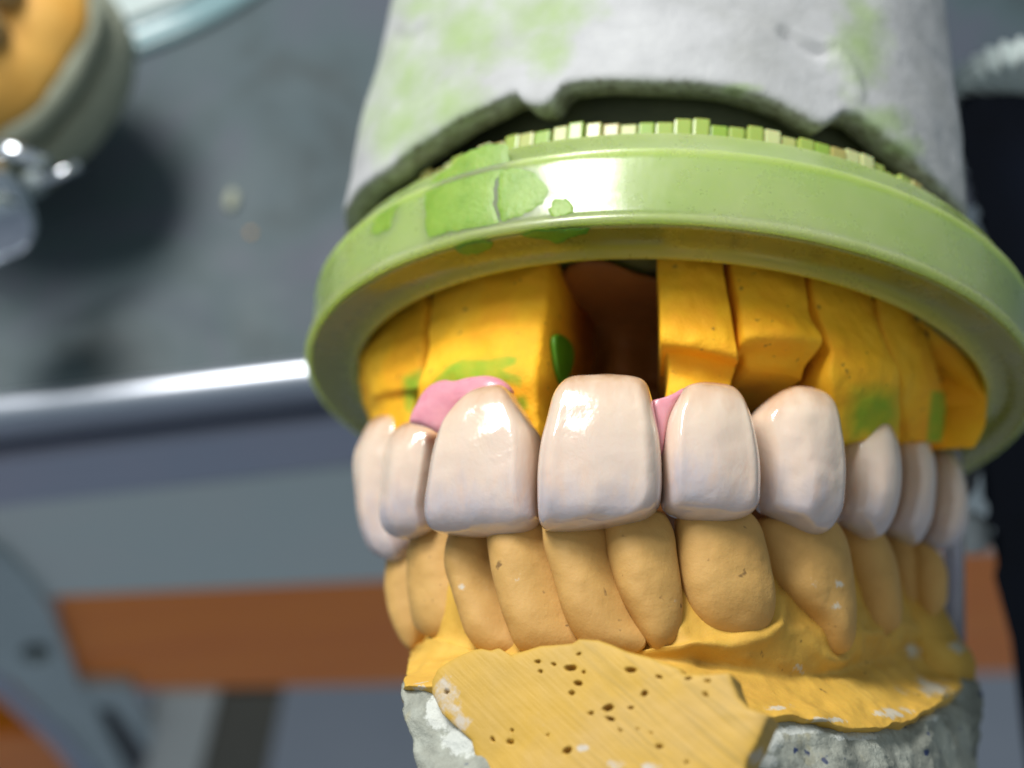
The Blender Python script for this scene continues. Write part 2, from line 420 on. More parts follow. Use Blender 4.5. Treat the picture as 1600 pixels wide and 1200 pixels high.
def tooth_shape(P2, T, p=2.5, e=5.0, skew=0.0):
    """Depth over an outline: arched from side to side in every row, rounded off at both ends (no creases)."""
    P2 = np.asarray(P2); b0, b1 = P2[:, 1].min(), P2[:, 1].max(); bs = np.linspace(b0 + 1e-4, b1 - 1e-4, 160)
    Q = np.roll(P2, -1, 0); lo = np.full(160, 1e9); hi = np.full(160, -1e9)
    for (xa, ya), (xb, yb) in zip(P2, Q):
        m = (bs - ya) * (bs - yb) <= 0
        if abs(yb - ya) < 1e-9: continue
        x = xa + (xb - xa) * (bs - ya) / (yb - ya); lo = np.where(m, np.minimum(lo, x), lo); hi = np.where(m, np.maximum(hi, x), hi)
    k = np.ones(9) / 9; pad = lambda v: np.convolve(np.pad(v, 4, 'edge'), k, 'valid')
    los, his = pad(lo), pad(hi)
    def f(x, y):
        l = np.interp(y, bs, np.minimum(lo, los)); h = np.interp(y, bs, np.maximum(hi, his))
        a = np.clip((x - (l + h) / 2) / np.maximum((h - l) / 2, 1e-5), -1, 1)
        b = np.clip((y - b0) / (b1 - b0), 0, 1)
        hx = np.clip(1 - np.abs(a) ** p, 0, 1) ** (1 / p); hb = np.clip(1 - np.abs(2 * b - 1) ** e, 0, 1) ** .5
        return T * hx * hb * (1 - skew * ((a + .5) / 1.5) ** 2), a, b
    return f
def zoom(ox, oy, pts, k=3.077): return [(ox + x / k, oy + y / k) for x, y in pts]
def poly_mask(X, polys, soft=8.0):
    """1 inside the traced patches, falling to 0 over soft pixels of the photograph's scale (about 0.005 cm each)."""
    Q = to_px(X); out = np.zeros(len(Q))
    for po in polys:
        po = np.asarray(po, float); a = po; b = np.roll(po, -1, 0)
        ins = np.zeros(len(Q), bool); dm = np.full(len(Q), 1e9)
        for p0, p1 in zip(a, b):
            cnd = (p0[1] > Q[:, 1]) != (p1[1] > Q[:, 1])
            xi = (p1[0] - p0[0]) * (Q[:, 1] - p0[1]) / (p1[1] - p0[1] + 1e-9) + p0[0]
            ins ^= cnd & (Q[:, 0] < xi)
            e = p1 - p0; t = np.clip(((Q - p0) @ e) / (e @ e + 1e-9), 0, 1)
            dm = np.minimum(dm, np.linalg.norm(Q - (p0 + t[:, None] * e), axis=1))
        sd = np.where(ins, dm, -dm)
        out = np.maximum(out, np.clip(.5 + sd / (2 * soft), 0, 1))
    return out
def blobs(X, L):
    Q = to_px(X); out = np.zeros(len(Q))
    for x, y, rx, ry in L:
        out = np.maximum(out, np.clip(1.15 - np.sqrt(((Q[:, 0] - x) / rx) ** 2 + ((Q[:, 1] - y) / ry) ** 2), 0, 1))
    return out

# ------------------------------------------------------------------ the porcelain bridge
bridge = thing('porcelain_bridge', 'glossy row of pinkish white porcelain crowns in front of the yellow dies', 'dental bridge', wall_hit(842, 825))
def crown(out, cpx, tf, tb, p=2.6, blend=.45, off=-.34, ridge=.012, name='crown', label=None, bulge=.55, vc=.50, dent=.005):
    o = wall_hit(*cpx, off); na = arch_normal(o)
    v = OM - o; v /= np.linalg.norm(v)
    n = na * (1 - blend) + v * blend
    def fn(D, a, b, B):
        f = np.where(D > 0, 1 - bulge * ((b - vc) / .62) ** 2 * np.where(b < vc, .75, 1.25), np.where(D < 0, .55 + .45 * b, 1))
        rd = np.where(D > 0, ridge * (np.cos(a * 5.2 + .3) - .4) * np.clip(1 - np.abs(a), 0, 1) * np.clip(1.2 - b, 0, 1), 0)
        rd = rd + np.where(D > 0, .016 * np.exp(-((np.abs(a) - .78) / .11) ** 2) * np.clip(b * 4, 0, 1) * np.clip((1 - b) * 4, 0, 1), 0)
        nn = np.array([fbm(q, 2.2, 5, 2) * .011 + dent * nz(q, 6.5, 3) for q in B]) * (D > 0)
        return D * f + rd + nn
    return inflate(name, out, o, n, tf, tb, M['tooth'], bridge, p, 128, 30, fn, label=label, shape=(p - .15, 7.0, 0.0))
A3, A4 = (540, 570), (1000, 570)
crown(zoom(A3[0] + 11, A3[1], [(170,240),(230,255),(270,300),(262,380),(250,450),(240,560),(235,680),(240,780),(255,860),(240,925),(190,945),(120,905),(95,830),(75,720),(60,580),(50,450),(70,370),(90,290),(125,250)]), (592, 760), .28, .4, 2.4, .5, -.35)
crown(zoom(*A3, [(330,270),(390,265),(430,295),(475,360),(462,470),(445,570),(425,680),(412,780),(370,815),(310,838),(260,835),(215,810),(195,750),(205,640),(215,520),(225,420),(245,340),(285,290)]), (648, 750), .28, .36, 2.4, .5, -.30)
crown(zoom(*A3, [(700,100),(775,110),(830,185),(880,270),(918,340),(928,450),(924,600),(924,700),(920,755),(870,800),(780,822),(640,828),(520,820),(440,805),(410,770),(405,700),(420,600),(440,500),(460,400),(490,310),(550,215),(620,140)]), (758, 730), .31, .36, 3.5, .4, -.28)
crown(zoom(*A3, [(1085,65),(1170,60),(1215,58),(1265,47),(1320,58),(1380,62),(1440,85),(1468,150),(1490,250),(1512,370),(1522,500),(1520,620),(1500,690),(1440,740),(1330,770),(1150,795),(1000,800),(950,785),(931,740),(926,600),(931,480),(945,380),(975,260),(1000,160),(1040,95)]), (935, 715), .32, .38, 3.8, .4, -.25)
crown(zoom(*A4, [(330,88),(400,95),(450,120),(490,180),(515,260),(540,380),(558,500),(560,620),(550,690),(500,735),(400,755),(280,752),(180,735),(115,690),(103,600),(96,480),(102,380),(120,270),(155,190),(200,120),(260,95)]), (1108, 710), .32, .36, 3.3, .4, -.29)
crown(zoom(*A4, [(790,103),(860,125),(910,170),(935,240),(950,350),(962,480),(962,600),(945,720),(905,790),(850,818),(780,810),(700,770),(620,730),(570,700),(552,640),(556,500),(545,400),(527,290),(560,220),(640,150),(710,112)]), (1243, 720), .36, .4, 2.35, .5, -.34, .02, dent=.011)
crown(zoom(*A4, [(1120,235),(1155,255),(1190,320),(1212,420),(1217,530),(1208,640),(1180,760),(1140,830),(1090,840),(1030,810),(960,760),(945,700),(950,560),(948,450),(960,370),(1010,310),(1070,255)]), (1352, 745), .36, .4, 2.2, .55, -.36)
crown(zoom(*A4, [(1280,268),(1320,275),(1345,330),(1368,400),(1383,520),(1380,640),(1365,760),(1330,850),(1300,870),(1240,840),(1180,800),(1170,760),(1200,640),(1210,500),(1205,430),(1210,340),(1240,285)]), (1420, 760), .34, .4, 2.2, .6, -.36)
crown(zoom(*A4, [(1440,400),(1480,420),(1510,490),(1528,600),(1535,720),(1525,820),(1480,880),(1430,893),(1370,880),(1340,860),(1350,780),(1365,650),(1370,520),(1370,440),(1400,405)]), (1469, 780), .36, .4, 2.2, .6, -.38)
def gum(out, cpx, off, tf, ctr=None, label=None):
    o = wall_hit(*cpx, off); na = arch_normal(o); v = OM - o; v /= np.linalg.norm(v)
    def fn(D, a, b, B): return D + np.array([fbm(q, 3.5, 9, 3) for q in B]) * .012 * (D > 0)
    return inflate('gum_patch', out, o, na * .6 + v * .4, tf, .22, M['gum'], bridge, 2.6, 72, 14, fn, ctr=ctr, label=label, shape=(3.0, 3.0, 0.0))
gum(zoom(*A3, [(318,280),(345,205),(400,115),(470,75),(545,88),(620,65),(700,56),(762,78),(800,125),(780,150),(690,150),(625,185),(575,225),(530,285),(505,320),(470,345),(430,320),(380,300),(340,290)]), (690, 640), -.13, .12, ctr=(690, 620), label='broad pink gum patch on the crown at the left')
gum(zoom(*A4, [(45,185),(90,172),(150,150),(215,112),(185,180),(150,240),(130,310),(112,400),(97,460),(80,400),(58,300),(42,230)]), (1030, 660), -.25, .12, ctr=(1034, 640), label='thin pink gum wedge between two crowns')

# ------------------------------------------------------------------ green plate
def fourier_R(pts, z, r_def, order=3, lam=2.0):
    P = np.array([hit_z(x, y, z) for x, y in pts]); th = np.arctan2(P[:, 0], -P[:, 1]); r = np.hypot(P[:, 0], P[:, 1]) - r_def
    hid = np.linspace(math.pi * .62, math.pi * 1.35, 12)
    T = np.concatenate([th, hid]); y = np.concatenate([r, np.zeros(12)])
    B = lambda t: np.stack([np.ones_like(t)] + [f(k * t) for k in range(1, order + 1) for f in (np.cos, np.sin)], 1)
    A = B(T); w = np.linalg.solve(A.T @ A + .3 * np.eye(A.shape[1]), A.T @ y)
    return lambda t: r_def + B(np.atleast_1d(t)) @ w
OUTB = [(905,339),(840,350),(765,365),(690,386),(640,402),(590,430),(540,457),(502,490),(477,525),(1000,345),(1112,350),(1225,364),(1300,379),(1375,399),(1431,420),(1500,447),(1560,487)]
INN = [(1027,404),(930,404),(832,414),(735,442),(670,464),(621,494),(579,526),(560,559),(556,588),(1112,412),(1225,427),(1337,459),(1412,489),(1487,530),(1525,571),(1544,616)]
Rout = fourier_R(OUTB, 0.0, 3.8); Rin = fourier_R(INN, -.06, 3.28)
plate = thing('model_plate', 'translucent green ring plate holding the yellow dies under white plaster', 'model plate', (0, 0, 0))
prof = [('i', .105, .222), ('i', .12, .03), ('o', -.06, .03), ('o', -.035, -.02), ('o', .0, -.012), ('o', .018, .02), ('o', .012, .055), ('o', -.015, .085), ('o', -.022, .12),
        ('o', -.015, .3), ('o', -.012, .6), ('o', -.012, .64), ('o', .004, .665), ('o', .0, .695), ('o', -.03, .725), ('o', -.06, .75), ('o', -.16, .955), ('o', -.19, .975), ('o', -.3, .985), ('i', -.2, .985), ('c', 1.6, .985), ('c', .02, .985)]
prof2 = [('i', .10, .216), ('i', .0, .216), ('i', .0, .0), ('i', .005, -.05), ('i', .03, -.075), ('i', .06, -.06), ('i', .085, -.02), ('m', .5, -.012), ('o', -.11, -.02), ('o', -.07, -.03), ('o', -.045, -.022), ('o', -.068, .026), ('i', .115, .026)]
NT = 240
ths = np.linspace(0, 2 * math.pi, NT, endpoint=False); ro = Rout(ths); ri = Rin(ths)
def ring_pts(pr):
    V = []
    for kd, a, z in pr:
        for k, t in enumerate(ths):
            r = {'i': ri[k] + a, 'o': ro[k] + a, 'm': ri[k] * (1 - a) + ro[k] * a, 'c': a}[kd]
            V.append((r * math.sin(t), -r * math.cos(t), z))
    return V
V = ring_pts(prof)
for r in (1.6, .02):
    for t in ths: V.append((r * math.sin(t), -r * math.cos(t), .222))
nb = len(prof)
F = grid_faces(NT, nb, True)
b1 = nb * NT
F += [tuple(b1 + x for x in f) for f in grid_faces(NT, 2, True)]
F += [(i, (i + 1) % NT, b1 + (i + 1) % NT, b1 + i) for i in range(NT)]
make('ring_body', m2w(V), F, M['plate'], plate)
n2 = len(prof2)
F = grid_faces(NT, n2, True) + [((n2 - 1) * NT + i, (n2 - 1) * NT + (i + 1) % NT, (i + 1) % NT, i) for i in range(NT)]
make('lower_rim', m2w(ring_pts(prof2)), F, M['rim'], plate, label='inner rim under the pale green wall, coloured olive as if yellow light came through')
# ribs that stand on the plate's upper face
nr = 130
for k in range(nr):
    t = 2 * math.pi * (k + .5) / nr
    if math.cos(t) < -.2: continue
    r = 3.20 + .05 * random.random(); w = .070 + .012 * random.random(); hh = .165 + .03 * random.random()
    c = np.array([r * math.sin(t), -r * math.cos(t), .985 + hh])
    rad = np.array([math.sin(t), -math.cos(t), 0]); tg = np.array([math.cos(t), math.sin(t), 0])
    q = m2w(c); Rw = _RW
    boxes('rib', [(q, Rw @ (rad * .09), Rw @ (tg * w), Rw @ np.array([0, 0, hh]))], M['rib'], plate, .02)
lathe_w('rib_wall', m2w((0, 0, .98)), _RW @ np.array([0, 0, 1.]), [(3.16, 0), (3.16, .34), (3.1, .36), (3.1, .0)], M['plate'], plate, 120, cap=False)
def plate_smear(out, kind='film', hgt=None, T=.010, label=None, rough=.32, p=5):
    cx, cy = np.mean(out, 0)
    # find the plate surface: wall if above the lower edge, else bottom face
    if hgt is None:
        o = hit_z(cx, cy, -.01); n = np.array([0, 0, -1.])
    else:
        rr = float(Rout(math.atan2(*(lambda h: (h[0], -h[1]))(circ_hit(cx, cy, 3.8))))[0])
        o = circ_hit(cx, cy, rr - .013); n = np.array([o[0], o[1], 0]) / np.hypot(o[0], o[1])
    rr = np.hypot(o[0], o[1])
    P = np.asarray(out, float); P = even(P, 64, True); c = P.mean(0)
    V = []; K = 10
    for k in range(K):
        s = 1 - k / (K - 1) * .98; h = T * (1 - s ** p) ** (1 / 2)
        for x, y in P:
            qx, qy = c[0] + (x - c[0]) * s, c[1] + (y - c[1]) * s
            jit = rough * 12 * nz((x, y, 0), .12) * s
            qx += jit; qy += jit * .6
            if hgt is None:
                b = hit_z(qx, qy, -.012); V.append(b + np.array([0, 0, -(h + .022)]))
            else:
                b = circ_hit(qx, qy, 3.79); t = math.atan2(b[0], -b[1]); r2 = float(Rout(t)[0]) - .016
                b = circ_hit(qx, qy, r2); V.append(b + np.array([b[0], b[1], 0]) / np.hypot(b[0], b[1]) * (h - .002))
    F = grid_faces(64, K, True) + [tuple(range((K - 1) * 64, K * 64))]
    return make('wax_smear', m2w(V), F, M[kind], plate, True, None, None, label)
Z1 = lambda pts: [(440 + x / 2.667, y / 2.667) for x, y in pts]
plate_smear(Z1([(575,800),(640,740),(700,700),(760,640),(860,600),(940,600),(950,680),(900,760),(885,860),(905,930),(820,945),(700,965),(610,990),(590,930)]), 'film', 1, label='large pale green smear on the plate wall')
plate_smear(Z1([(900,700),(985,690),(1060,710),(1125,790),(1100,840),(1000,900),(915,920),(895,850)]), 'film', 1)
plate_smear(Z1([(1110,870),(1140,830),(1185,825),(1220,860),(1200,900),(1130,915)]), 'film', 1)
plate_smear(Z1([(365,980),(395,890),(440,860),(490,825),(500,850),(470,900),(450,960),(400,985)]), 'film', 1)
plate_smear(Z1([(720,1025),(760,1005),(830,990),(885,1000),(880,1025),(830,1045),(775,1055),(740,1045)]), 'wax', None, label='small dark green wax dab on the lower rim')
plate_smear(Z1([(995,970),(1040,950),(1130,945),(1290,940),(1270,965),(1190,985),(1150,1010),(1110,990),(1040,985)]), 'wax', None, label='long dark green wax dab on the lower rim')

# ------------------------------------------------------------------ dies
def die(rows, label, depth=1.1, bulge=.03, wax=None, seed=0, white=None, amp=.04):
    rows = list(rows)
    loc = circ_hit((rows[0][0] + rows[0][2]) / 2, rows[0][1], rows[0][4])
    t = thing('stone_die', label, 'die', (loc[0], loc[1], .2), 'sawn yellow stone dies under the green plate')
    L = np.array([circ_hit(r[0] + 2.5, r[1], r[4]) for r in rows]); R = np.array([circ_hit(r[2] - 2.5, r[3], r[4]) for r in rows])
    L = np.vstack([[L[0][0], L[0][1], .215], L]); R = np.vstack([[R[0][0], R[0][1], .215], R])
    nv, nu = 70, 48
    Lc = catmull(L, nv); Rc = catmull(R, nv)
    thL, thR = np.arctan2(Lc[:, 0], -Lc[:, 1]), np.arctan2(Rc[:, 0], -Rc[:, 1])
    rL, rR = np.hypot(Lc[:, 0], Lc[:, 1]), np.hypot(Rc[:, 0], Rc[:, 1])
    front = []; back = []
    for j in range(nv):
        for i in range(nu):
            u = i / (nu - 1); uu = u * u * (3 - 2 * u) * .35 + u * .65
            th = thL[j] * (1 - uu) + thR[j] * uu; r = rL[j] * (1 - uu) + rR[j] * uu; z = Lc[j, 2] * (1 - uu) + Rc[j, 2] * uu
            e = abs(2 * uu - 1)
            r += bulge * (1 - e ** 2) - .035 * max(0, (e - .93) / .07) ** 2
            q = (r * math.sin(th), -r * math.cos(th), z)
            r += amp * fbm(q, 1.4, seed, 4) + .010 * fbm(q, 6.5, seed, 2)
            front.append((r * math.sin(th), -r * math.cos(th), z))
            rb = max(r - depth, 1.2); back.append((rb * math.sin(th), -rb * math.cos(th), z))
    V = np.array(front + back); n0 = nu * nv
    F = grid_faces(nu, nv) + grid_faces(nu, nv, base=n0)
    bd = [i for i in range(nu)] + [j * nu + nu - 1 for j in range(1, nv)] + [(nv - 1) * nu + i for i in range(nu - 2, -1, -1)] + [j * nu for j in range(nv - 2, 0, -1)]
    for a, b in zip(bd, bd[1:] + bd[:1]): F.append((a, b, b + n0, a + n0))
    wm = poly_mask(V, wax[0], wax[1]) if wax else np.zeros(len(V))
    make('stone_block', m2w(V), F, M['die'], t, True, {'wax': wm})
    return t
d0 = die([(604,498,667,458,3.0),(590,515,669,475,3.0),(566,552,665,512,3.0),(560,585,663,560,3.03),(566,630,655,602,3.06),(574,660,646,620,3.0),(577,700,642,690,2.98)],
    'outermost left yellow die beside the wide waxed die', seed=1, wax=([[(630,590),(662,575),(655,620),(642,650),(632,640)]], 6))
d1 = die([(672,440,860,398,3.02),(670,470,859,430,3.02),(666,512,856,488,3.04),(663,560,848,545,3.12),(652,600,842,592,3.17),(646,640,842,640,3.08),(645,690,846,690,3.0)],
    'wide yellow die with green wax above the pink gum', seed=2, bulge=.035,
    wax=([zoom(540,380,[(380,720),(440,640),(500,580),(560,553),(680,555),(780,538),(832,545),(822,585),(760,610),(850,640),(840,690),(700,660),(560,670),(420,700)]), zoom(540,380,[(820,740),(860,735),(880,790),(850,810)])], 5))
d2 = die([(1024,398,1133,403,3.05),(1024,418,1135,425,3.05),(1027,470,1144,480,3.07),(1029,532,1157,552,3.15),(1038,554,1153,574,2.97),(1042,580,1147,594,2.91),(1036,625,1144,620,2.96)],
    'narrow yellow die with a waisted stump right of the dark gap', seed=3)
d3 = die([(1140,405,1262,425,3.05),(1143,428,1264,447,3.05),(1153,480,1273,492,3.08),(1157,530,1293,530,3.15),(1158,552,1268,566,2.96),(1162,570,1262,580,2.90),(1168,580,1258,592,2.84)],
    'yellow die with a broken dark lower edge above a crown', seed=4)
d4 = die([(1266,438,1368,468,3.03),(1273,480,1374,500,3.02),(1292,535,1386,540,3.03),(1290,580,1403,582,3.03),(1295,620,1408,622,2.95),(1305,690,1408,690,2.78)],
    'yellow die with a broad green stain on its stump', seed=5, wax=([[(1338,610),(1370,606),(1400,615),(1404,650),(1390,690),(1350,680),(1330,690),(1325,650)]], 16))
d5 = die([(1371,470,1430,497,3.0),(1377,508,1450,530,2.97),(1388,545,1461,560,2.95),(1408,590,1474,600,2.93),(1412,620,1479,640,2.85),(1420,690,1484,695,2.65)],
    'small yellow die with a dark green streak at its right', seed=6, wax=([[(1456,612),(1478,612),(1484,650),(1470,690),(1448,692),(1452,650)]], 4))
d6 = die([(1434,498,1500,538,3.0),(1453,530,1530,578,2.96),(1463,562,1543,602,2.92),(1478,600,1546,640,2.86),(1483,650,1540,670,2.76),(1490,695,1522,700,2.6)],
    'outermost right yellow die against the green rim', seed=7)
o_s = circ_hit(852, 560, 3.1); ts = math.atan2(o_s[0], -o_s[1])
inflate('wax_dab', [(866,526),(880,525),(893,540),(896,560),(890,585),(880,602),(873,590),(868,565)], o_s, (math.cos(ts), math.sin(ts), 0), .03, .08, M['wax'], d1, 2.5, 48, 10)
# palate block seen through the gap
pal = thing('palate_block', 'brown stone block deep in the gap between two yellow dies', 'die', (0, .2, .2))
prof = [(.05, .215), (2.95, .215), (2.95, .08), (2.10, .04), (2.02, -.35), (1.86, -.42), (1.84, -.9), (1.9, -1.5), (1.7, -1.7), (.05, -1.75)]  # wide top flange added to keep the gap's ceiling dark
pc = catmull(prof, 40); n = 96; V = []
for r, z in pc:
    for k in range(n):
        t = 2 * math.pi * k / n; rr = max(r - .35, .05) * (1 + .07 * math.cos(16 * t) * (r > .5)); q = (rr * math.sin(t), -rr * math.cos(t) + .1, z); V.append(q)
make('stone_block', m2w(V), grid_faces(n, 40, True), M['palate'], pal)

# ------------------------------------------------------------------ white plaster mount
mount = thing('plaster_mount', 'white plaster block with green stains standing on the green plate', 'plaster block', (0, 0, 1.3))
EDGE = [(545,322),(558,300),(580,285),(605,268),(640,240),(680,212),(720,186),(760,167),(790,152),(806,146),(813,158),(828,165),(845,168),(862,160),(872,142),(884,131),(920,126),(960,124),(1000,126),(1050,128),(1100,130),(1150,138),(1200,152),(1240,170),(1268,186),(1290,196),(1304,188),(1320,176),(1345,180),(1370,200),(1400,226),(1440,262),(1475,295),(1500,326)]
RM = 3.34
def mount_R(t, z):
    r = RM + .02 - .045 * (z - 2) + .30 * max(0, math.cos(t + 1.2)) ** 1.5
    for tc_, ap in ((1.25 + PSI, 3.16), (-1.5 + PSI, 3.60)):
        c = math.cos(t - tc_)
        if c > .3: r = min(r, (ap - .045 * (z - 2)) / c)
    return r
MCV = np.array([(mount_R(t, 2.0) * math.sin(t), -mount_R(t, 2.0) * math.cos(t)) for t in np.linspace(-math.pi, math.pi, 361)])
eh = np.array([wall_hit(x, y, 0, MCV, 'mount') for x, y in EDGE]); et = np.arctan2(eh[:, 0], -eh[:, 1]); ez = eh[:, 2]
o_ = np.argsort(et); et, ez = et[o_], ez[o_]
def z_edge(t):
    t = (t + math.pi - PSI) % (2 * math.pi) - math.pi + PSI
    return float(np.interp(t, np.concatenate([[et[0] - .6], et, [et[-1] + .6]]), np.concatenate([[1.7], ez, [1.7]])))
n, nv = 300, 90; V = []; und = []
for j in range(nv):
    s = (j / (nv - 1)) ** 1.25
    for k in range(n):
        t = 2 * math.pi * k / n
        z0 = z_edge(t); z = z0 + (8.2 - z0) * s
        r = mount_R(t, z) - (.05 * (1 - min(1, j / 3)) ** 2)
        q = (r * math.sin(t), -r * math.cos(t), z)
        r += .035 * fbm(q, .9, 3, 5)
        V.append((r * math.sin(t), -r * math.cos(t), z))
V = np.array(V)
# scratch gouge and chipped ledge on the right
Q = to_px(V); rad = V[:, :2] / np.linalg.norm(V[:, :2], axis=1)[:, None]
def gouge(pts, w, dep):
    global V
    P = catmull(pts, 30); d = np.min(np.linalg.norm(Q[:, None] - P[None], axis=2), axis=1)
    front = V[:, 1] < 1
    V[:, :2] -= rad * (dep * np.exp(-(d / w) ** 2) * front)[:, None]
gouge([(1225,50),(1245,66),(1270,80),(1292,82)], 7, .07)
gouge([(1150,5),(1180,25),(1200,40)], 5, .03); gouge([(618,55),(640,62),(665,42)], 6, .04); gouge([(1300,70),(1330,110),(1340,150)], 8, -.04)
wx = blobs(V, [(850,20,130,60),(730,50,110,90),(640,130,90,120),(620,200,90,90),(700,160,90,70),(660,10,80,40),(860,80,60,60),(1160,138,50,14),(1345,60,60,130),(1370,190,70,40),(1410,232,60,30)])
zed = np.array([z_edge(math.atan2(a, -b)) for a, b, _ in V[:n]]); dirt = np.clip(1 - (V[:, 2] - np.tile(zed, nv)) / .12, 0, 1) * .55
inner = []
for rd_, dz in ((.30, .04), (.36, 1.1)):
    for k in range(n):
        t = 2 * math.pi * k / n; z0 = z_edge(t); rr = mount_R(t, 2.0) - rd_; inner.append((rr * math.sin(t), -rr * math.cos(t), z0 + dz))
Va = np.vstack([V, inner]); F = grid_faces(n, nv, True) + [tuple(range((nv - 1) * n, nv * n))]
b0 = nv * n
F += [(i, (i + 1) % n, b0 + (i + 1) % n, b0 + i) for i in range(n)] + grid_faces(n, 2, True, b0)
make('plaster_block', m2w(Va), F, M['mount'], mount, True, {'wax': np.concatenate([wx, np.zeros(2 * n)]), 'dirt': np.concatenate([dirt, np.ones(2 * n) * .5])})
lathe_w('mount_core', m2w((0, 0, .99)), _RW @ np.array([0, 0, 1.]), [(.05, 0), (2.9, 0), (2.9, 2.2), (.05, 2.2)], M['core'], mount, 96, cap=False)

# ------------------------------------------------------------------ lower cast
lower = thing('lower_cast', 'ochre stone cast of lower teeth on a rough grey base', 'dental cast', wall_hit(930, 1190, -.3))
def ltooth(out, cpx, tf=.26, tb=.4, off=-.62, p=2.4, blend=.4, skew=.45, chips=(), wid=1.06):
    o = wall_hit(*cpx, off); na = arch_normal(o); v = OM - o; v /= np.linalg.norm(v)
    def fn(D, a, b, B):
        return .85 * D * np.where(D > 0, (.8 + .25 * np.sin(b * 2.6)), 1) + np.array([fbm(q, 2.5, 4, 3) for q in B]) * .022 * (D > 0)
    mk = {'chip': lambda X: blobs(X, chips) if chips else np.zeros(len(X))}
    mx = np.mean(out, 0); out = [(mx[0] + (x - mx[0]) * wid, y) for x, y in out]
    return inflate('tooth', out, o, na * (1 - blend) + v * blend, tf, tb, M['ltooth'], lower, p, 96, 22, fn, masks=mk, shape=(p, 4.0, skew))
Z5, Z6 = (600, 810), (1080, 810)
TOP = -70
ltooth(zoom(*Z5, [(90,90+TOP),(150,60),(160,300),(165,480),(150,600),(125,630),(92,560),(60,450),(40,330),(50,210),(70,120)]), (632, 910), .2, .4, -.75, 2.2)
ltooth(zoom(*Z5, [(200,20),(265,20),(330,60),(345,180),(370,330),(390,480),(360,545),(280,575),(200,560),(160,500),(145,380),(138,250),(145,120)]), (680, 920), .22, .4, -.66, 2.3)
ltooth(zoom(*Z5, [(350,20),(440,20),(505,60),(512,190),(545,330),(590,480),(655,610),(580,660),(470,640),(405,560),(365,430),(318,280),(308,180),(320,90)]), (735, 920), .22, .4, -.60, 2.3, skew=.85, wid=1.0, chips=[(722,918,12,10)])
ltooth(zoom(*Z5, [(510,20),(620,0),(765,10),(782,150),(815,270),(865,440),(935,585),(870,650),(740,660),(650,630),(590,500),(542,340),(510,190),(502,90)]), (810, 920), .24, .4, -.58, 2.4, skew=.85, wid=1.0)
ltooth(zoom(*Z5, [(770,0),(900,-10),(1070,0),(1090,200),(1126,340),(1186,470),(1262,590),(1200,650),(1060,650),(985,640),(915,560),(858,440),(810,270),(775,150),(764,60)]), (908, 905), .24, .4, -.56, 2.5, skew=.85, wid=1.0)
ltooth(zoom(*Z5, [(1072,-10),(1200,-30),(1330,-30),(1388,60),(1405,180),(1425,330),(1428,480),(1395,600),(1320,650),(1255,590),(1185,470),(1125,340),(1085,200),(1070,80)]), (1007, 905), .26, .4, -.54, 2.6, skew=.55, wid=1.03)
ltooth(zoom(*Z6, [(-40,-30),(60,-60),(220,-60),(310,20),(352,150),(375,280),(388,400),(362,510),(300,568),(200,578),(110,562),(45,500),(-5,420),(-42,300),(-55,150),(-55,40)]), (1134, 905), .26, .4, -.52, 2.6)
ltooth(zoom(*Z6, [(330,20),(450,-20),(600,-30),(680,10),(725,90),(748,180),(765,330),(770,500),(747,625),(692,655),(645,625),(560,490),(470,400),(395,300),(350,180)]), (1262, 920), .30, .4, -.54, 2.4, chips=[(1313,912,9,9),(1306,945,16,8)])
ltooth(zoom(*Z6, [(720,20),(830,10),(900,50),(942,120),(970,220),(988,350),(992,450),(980,520),(900,570),(830,540),(790,420),(762,300),(735,170),(715,80)]), (1360, 930), .28, .4, -.56, 2.3, .5)
ltooth(zoom(*Z6, [(940,60),(1040,80),(1100,180),(1112,320),(1098,420),(1055,495),(1000,490),(970,400),(950,300),(930,200)]), (1418, 930), .26, .4, -.6, 2.3, .55)
ltooth(zoom(*Z6, [(1070,110),(1165,150),(1205,230),(1214,350),(1202,430),(1165,500),(1115,500),(1080,440),(1060,350),(1050,220)]), (1452, 930), .26, .4, -.62, 2.3, .55)

def row_loft(rows, nu, nv, closeback, material, name, parent, disp=None, masks=None):
    """Rows of (px, py, off) along the arch; lofted, then closed behind."""
    R = []
    for row in rows:
        q = catmull([(x, y, o) for x, y, o in row], nu * 2)
        X = np.array([wall_hit(a, b, float(c)) for a, b, c in q])
        R.append(even(X, nu))
    R = np.array(R)                                   # rows, nu, 3
    G = np.stack([catmull(R[:, i], nv) for i in range(nu)], 1)
    if disp is not None:
        for j in range(nv):
            for i in range(nu):
                nn = arch_normal(G[j, i]); G[j, i] = G[j, i] + disp(G[j, i], nn, i / (nu - 1), j / (nv - 1))
    Fr = G.reshape(-1, 3)
    Bk = Fr.copy(); ctr = np.array([0, -.6])
    d = Bk[:, :2] - ctr; L = np.linalg.norm(d, axis=1)[:, None]
    Bk[:, :2] = ctr + d * np.maximum(L - closeback, .5) / L
    V = np.vstack([Fr, Bk]); n0 = nu * nv
    F = grid_faces(nu, nv) + grid_faces(nu, nv, base=n0)
    bd = [i for i in range(nu)] + [j * nu + nu - 1 for j in range(1, nv)] + [(nv - 1) * nu + i for i in range(nu - 2, -1, -1)] + [j * nu for j in range(nv - 2, 0, -1)]
    for a, b in zip(bd, bd[1:] + bd[:1]): F.append((a, b, b + n0, a + n0))
    mk = {k: f(V) for k, f in masks.items()} if masks else None
    return make(name, m2w(V), F, material, parent, True, mk)
def wo(pts, off): return [(x, y, off) for x, y in pts]
def wv(pts, o1, o2): return [(x, y, o1 if x < 1000 else o2) for x, y in pts]
rowA = wo([(650,890),(680,860),(760,850),(850,840),(950,835),(1060,830),(1180,835),(1290,850),(1380,880),(1440,905)], -.66)
